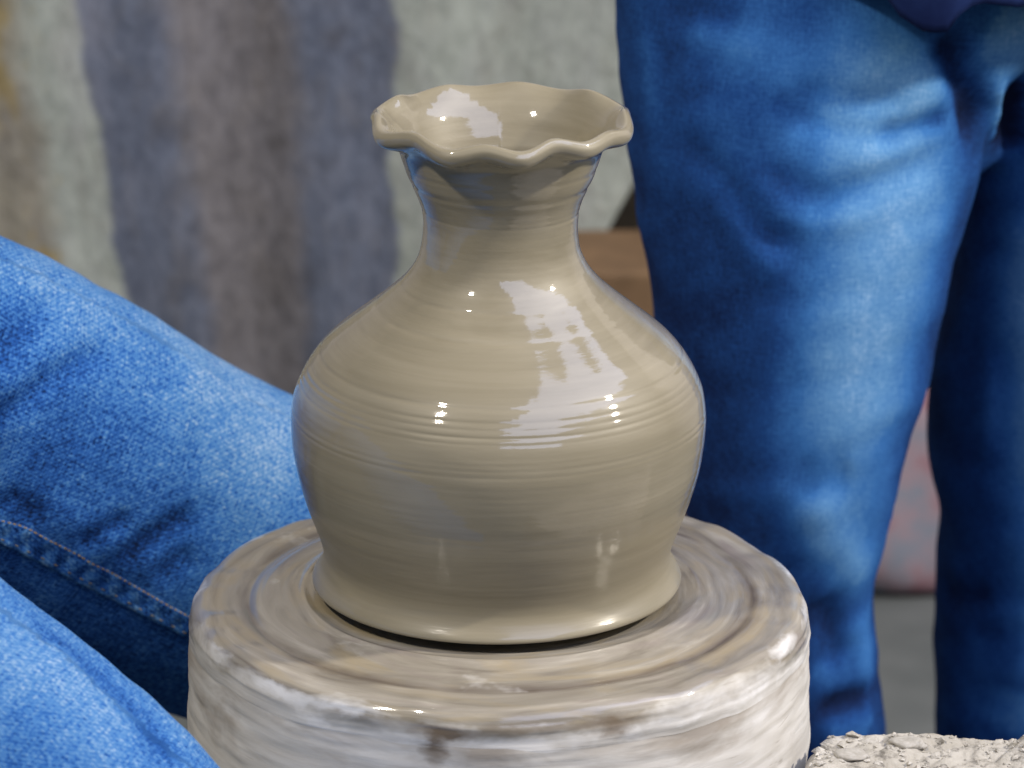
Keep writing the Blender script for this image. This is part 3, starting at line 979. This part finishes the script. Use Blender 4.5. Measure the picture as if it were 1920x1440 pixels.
strokes_s = [
    # worn front of the forward leg, from the hip to the shin
    ([(1500, 30), (1580, 120), (1620, 230), (1640, 330), (1640, 420), (1630, 520), (1610, 640), (1600, 760), (1590, 900), (1600, 1050), (1590, 1180)], 0.055, 0.0, 0.34),
    ([(1600, 100), (1680, 200), (1720, 300), (1700, 420), (1670, 560), (1640, 720), (1610, 880)], 0.050, 0.0, 0.26),
    ([(1600, 540), (1575, 700), (1565, 860)], 0.030, 0.001, 0.10),
    ([(1600, 130), (1700, 150), (1740, 220)], 0.028, 0.0, 0.14),
    ([(1690, 330), (1740, 400), (1720, 520)], 0.03, 0.0, 0.06),
    ([(1350, 60), (1450, 110), (1500, 180)], 0.03, 0.0, 0.12),
    ([(1200, 40), (1215, 150), (1220, 260)], 0.012, 0.001, 0.10),
    ([(1230, 30), (1310, 30), (1400, 50)], 0.014, -0.004, -0.08),
    ([(1270, 55), (1360, 75), (1440, 90)], 0.012, 0.003, 0.14),
    # pale ridge below the knee and the folds at the shin
    ([(1500, 930), (1540, 980), (1590, 1050), (1630, 1100)], 0.018, 0.003, 0.30),
    ([(1480, 880), (1530, 900), (1600, 880)], 0.02, -0.004, -0.10),
    ([(1530, 1120), (1560, 1190), (1580, 1250)], 0.014, -0.005, -0.10),  # shin fold, its shade darkened into the denim colour
    ([(1600, 1150), (1620, 1240), (1635, 1300)], 0.022, 0.003, 0.22),
    ([(1530, 1330), (1590, 1315), (1635, 1300)], 0.010, -0.006, -0.24),
    ([(1540, 1380), (1600, 1370), (1640, 1360)], 0.016, 0.004, 0.20),
    ([(1520, 1250), (1550, 1270), (1570, 1310)], 0.014, 0.0, 0.16),
    # whiskers
    ([(1480, 165), (1600, 185), (1720, 195)], 0.009, -0.003, -0.12),
    ([(1430, 180), (1560, 240), (1700, 255)], 0.010, -0.003, -0.10),
    ([(1640, 262), (1720, 240), (1790, 215)], 0.009, -0.006, -0.26),
    ([(1400, 300), (1540, 370), (1700, 320), (1800, 270)], 0.013, -0.004, -0.14),
    ([(1420, 400), (1540, 420), (1660, 400)], 0.012, 0.002, 0.04),
    ([(1260, 250), (1350, 330), (1420, 420), (1500, 490)], 0.012, -0.004, -0.05),
    ([(1340, 370), (1420, 470), (1480, 520)], 0.014, 0.004, 0.08),
    # groin: deep fold, unworn and with its shade painted in, the worn hip beyond it and the pale doubled seam
    ([(1765, 50), (1800, 120), (1825, 190), (1838, 270)], 0.014, -0.014, -0.30),
    ([(1845, 40), (1900, 70), (1960, 100)], 0.034, 0.004, 0.42),
    ([(1868, 150), (1866, 200), (1858, 270)], 0.007, 0.005, 0.30),
    ([(1895, 150), (1900, 200), (1890, 290)], 0.012, -0.010, -0.40),
    ([(1905, 30), (1950, 20)], 0.02, 0.0, 0.15),
    # further leg: only its far side is worn
    ([(1925, 360), (1950, 560), (1940, 720), (1935, 850), (1930, 940)], 0.020, 0.003, 0.26),
    ([(1960, 360), (1990, 700), (1990, 1000), (1990, 1350)], 0.04, 0.0, 0.40),
    ([(1905, 1290), (1900, 1340), (1880, 1380)], 0.024, 0.0, 0.26),
    ([(1830, 1180), (1830, 1260), (1820, 1350)], 0.016, 0.0, 0.12),
    ([(1860, 640), (1855, 760), (1850, 880)], 0.012, 0.003, 0.06),
    ([(1760, 1100), (1800, 1130), (1860, 1110)], 0.012, -0.004, -0.08),
]
sj.parent = stander
sj.matrix_parent_inverse = Matrix.Translation(-stander.location)
bvs = finish_garment(sj, [leg1, leg2], m_stander, strokes_s, stander_fade, 0.0026, 61, 1.3)

# shirt hem over the hips, one tail lower than the rest
MS = NT("navy_cotton")
MS.set(Base_Color=MS.ramp(MS.noise(MS.obj(), 30, 4), [(0.35, (0.007, 0.013, 0.050)), (0.65, (0.013, 0.025, 0.085))]), Roughness=0.95, Specular_IOR_Level=0.05)
m_shirt = MS.m
P_ = resample(pelvis, 0.01)
nS = 160; rows = 60
V = []; F = []
zlo = c0[2] - 0.03; ztop = c0[2] + 0.42
cx, cy = c0[0] - 0.01, 0.575
for i in range(nS):
    a = 2 * math.pi * i / nS
    ca, sa = math.cos(a), math.sin(a)
    # hem height round the body, lowest over the front of the forward hip
    dirx = ca; front = max(0.0, -sa)
    pxx = 960 + FPX * ((cx + 0.213 * ca) - CAM[0]) / 3.05
    hem = np.interp(pxx, [1500, 1600, 1640, 1690, 1735, 1752, 1790, 1850, 1920, 2100], [-60, -40, 22, 55, 50, 5, -2, 8, -6, -40]) if sa < 0 else -40
    hz = at(1735, float(hem), cy - 0.245 * front)[2]
    for k in range(rows):
        t = k / (rows - 1)
        z = hz + (ztop - hz) * t
        sw = 1 + 0.02 * math.sin(a * 7 + z * 20) * (1 - t)
        r = 0.213 - 0.03 * t
        V.append((cx + r * ca * sw, cy + (0.255 if sa < 0 else 0.15) * sa * sw, z))
for i in range(nS):
    for k in range(rows - 1):
        F.append((i * rows + k, ((i + 1) % nS) * rows + k, ((i + 1) % nS) * rows + k + 1, i * rows + k + 1))
F.append(tuple(i * rows + rows - 1 for i in range(nS)))
sh = link_mesh("shirt", V, F, m_shirt, stander)
sh.matrix_parent_inverse = Matrix.Translation(-stander.location)
so = sh.modifiers.new("thick", 'SOLIDIFY'); so.thickness = 0.003

# ------------------------------------------------------------------ clay-caked slab, lower right
def slab_mat():
    M = NT("dried_clay")
    o = M.obj()
    a = M.noise(o, 14, 5, 0.6)
    b = M.noise(o, 90, 5, 0.65)
    c = M.ramp(a, [(0.35, (0.32, 0.295, 0.25)), (0.65, (0.46, 0.435, 0.39))])
    c = M.mix(M.ramp(b, [(0.34, 0.85), (0.48, 0.0)]), c, (0.11, 0.10, 0.085))
    M.set(Base_Color=c, Roughness=0.9, Specular_IOR_Level=0.2, Normal=M.bump(b, 0.8, 0.003))
    return M.m


m_slab = slab_mat()
m_crumb = plain("crumb_clay", (0.34, 0.315, 0.27), (0.46, 0.435, 0.39), 2.5, 0.9, 0.4, 0.1)
ZS = 0.545


def on_plane(px, py, z):
    d = ray(px, py)
    return CAM + d * (z - CAM[2]) / d[2]


cA = on_plane(1548, 1373, ZS); cB = on_plane(1508, 1432, ZS); cD = on_plane(1930, 1376, ZS)
e_left = (cB - cA) / np.linalg.norm(cB - cA)
e_back = (cD - cA) / np.linalg.norm(cD - cA)
nu, nv = 300, 220
LU, LV = 0.46, 0.36
slab = empty("clay_slab", (float(cA[0] + e_back[0] * .2 + e_left[0] * .15), float(cA[1] + e_back[1] * .2 + e_left[1] * .15), 0))
tag(slab, "pale grey slab caked with dried clay crumbs, beside the wheel at lower right", "slab")


def slab_height(u, v):
    s = np.stack([u, v, 0 * u], -1)
    h = 0.0016 * vnoise(u * 55, v * 55, 71) + 0.0016 * vnoise(u * 130, v * 130, 72) + 0.0010 * vnoise(u * 300, v * 300, 73)
    h += 0.0025 * vnoise(u * 17, v * 17, 74)
    # sharp lumps
    n = vnoise(u * 80 + 5, v * 80, 75)
    h += 0.004 * np.clip(n - 0.35, 0, 1)
    # the right end of the far edge rises
    h += 0.010 * smooth(np.clip((u - 0.115) / 0.03, 0, 1)) * smooth(np.clip((0.07 - v) / 0.05, 0, 1))
    edge = smooth(np.clip(np.minimum.reduce([u, v, LU - u, LV - v]) / 0.006, 0, 1))
    return h * (0.25 + 0.75 * edge) - 0.004 * (1 - edge)


us = np.linspace(0, LU, nu); vs = np.linspace(0, LV, nv)
U, Vv = np.meshgrid(us, vs, indexing='ij')
jag = 0.0015 * vnoise(U * 90, Vv * 90, 77)
Pt = cA + (U + jag)[..., None] * e_back + (Vv + jag)[..., None] * e_left
Pt[..., 2] = ZS + slab_height(U, Vv)
top = Pt.reshape(-1, 3)
i = np.arange(nu - 1)[:, None]; j = np.arange(nv - 1)[None, :]
a = i * nv + j
F = np.stack([a, a + 1, a + nv + 1, a + nv], -1).reshape(-1, 4).tolist()
V = top.tolist()
loop = [(k, 0) for k in range(nu)] + [(nu - 1, k) for k in range(1, nv)] + [(k, nv - 1) for k in range(nu - 2, -1, -1)] + [(0, k) for k in range(nv - 2, 0, -1)]
ids = [p * nv + q for p, q in loop]
base = len(V)
depths = [0.012, 0.05, 0.12, ZS - 0.002]
for dz in depths:
    for q in ids:
        p = top[q]
        V.append((p[0], p[1], ZS - dz))
L_ = len(ids)
for r in range(len(depths)):
    for k in range(L_):
        a0 = ids[k] if r == 0 else base + (r - 1) * L_ + k
        a1 = ids[(k + 1) % L_] if r == 0 else base + (r - 1) * L_ + (k + 1) % L_
        F.append((a0, a1, base + r * L_ + (k + 1) % L_, base + r * L_ + k))
sl = link_mesh("block", [(p[0] - slab.location.x, p[1] - slab.location.y, p[2]) for p in V], F, m_slab, slab)


def lump_mesh(seed, n=3, k_=1.0):
    import bmesh
    bm = bmesh.new()
    bmesh.ops.create_icosphere(bm, subdivisions=n, radius=1)
    P = np.array([v.co[:] for v in bm.verts])
    d = k_ * (0.28 * noise3(P, 1.3, seed) + 0.12 * noise3(P, 3.1, seed + 3))
    for v, k in zip(bm.verts, d):
        v.co *= 1 + k
    me = bpy.data.meshes.new("clay_crumb")
    bm.to_mesh(me); bm.free()
    return me


# crumbs: the few one can tell apart are things, the rest one scatter
rng = random.Random(8)


def slab_point(px, py):
    p = on_plane(px, py, ZS)
    d = p - cA
    A = np.stack([e_back[:2], e_left[:2]], 1)
    uv = np.linalg.solve(A, d[:2])
    return p, uv


lumps = [(1700, 1402, .0085, .5, "round pale clay lump with a hollow top, largest on the slab edge"),
         (1630, 1388, .0055, .6, "small clay crumb just left of the round lump on the slab"),
         (1600, 1424, .0080, .45, "long pale clay flake near the slab's left edge"),
         (1560, 1396, .0042, .6, "little grey crumb close to the slab's far left corner"),
         (1722, 1402, .0050, .6, "small clay crumb just right of the round lump on the slab")]
for k, (px, py, r, fl, lab) in enumerate(lumps):
    p, uv = slab_point(px, py)
    me = lump_mesh(100 + k * 7, 3)
    me.materials.append(m_crumb)
    me.polygons.foreach_set("use_smooth", [True] * len(me.polygons))
    o = bpy.data.objects.new("clay_crumb", me)
    if k == 0:
        for v in me.vertices:
            rr = math.hypot(v.co.x, v.co.y)
            if v.co.z > 0:
                v.co.z *= 0.55 + 0.45 * min(1, (rr / 0.75) ** 2)
    o.scale = (r * (1.5 if k == 2 else 1.15), r, r * fl)
    o.rotation_euler = (0, 0, rng.uniform(-.4, .4))
    h = float(slab_height(np.array([uv[0]]), np.array([uv[1]]))[0])
    o.location = (p[0], p[1], ZS + h + r * fl * 0.15)
    col.objects.link(o)
    tag(o, lab, "clay crumb", "clay crumbs on the slab")
V = []; F = []
src = [lump_mesh(200 + q, 1, 2.2) for q in range(4)]
src = [(np.array([v.co[:] for v in m.vertices]), [tuple(p.vertices) for p in m.polygons]) for m in src]
for q in range(300):
    u = 0.004 + 0.186 * rng.random() ** 1.7; v = rng.uniform(0.004, 0.075)
    r = 0.0007 + 0.0026 * rng.random() ** 4
    P, f = src[q % 4]
    a = rng.uniform(0, 6.28)
    rot = np.array([[math.cos(a), -math.sin(a), 0], [math.sin(a), math.cos(a), 0], [0, 0, 1]])
    h = float(slab_height(np.array([u]), np.array([v]))[0])
    c = cA + e_back * u + e_left * v
    Q = (P * np.array([r * rng.uniform(1, 1.8), r, r * .6])) @ rot.T + np.array([c[0], c[1], ZS + h + r * .3])
    k = len(V)
    V += Q.tolist(); F += [tuple(i_ + k for i_ in t) for t in f]
tag(link_mesh("clay_crumbs", V, F, m_slab, shade=False), "fine dry clay crumbs scattered over the slab top", "clay crumbs", kind="stuff")
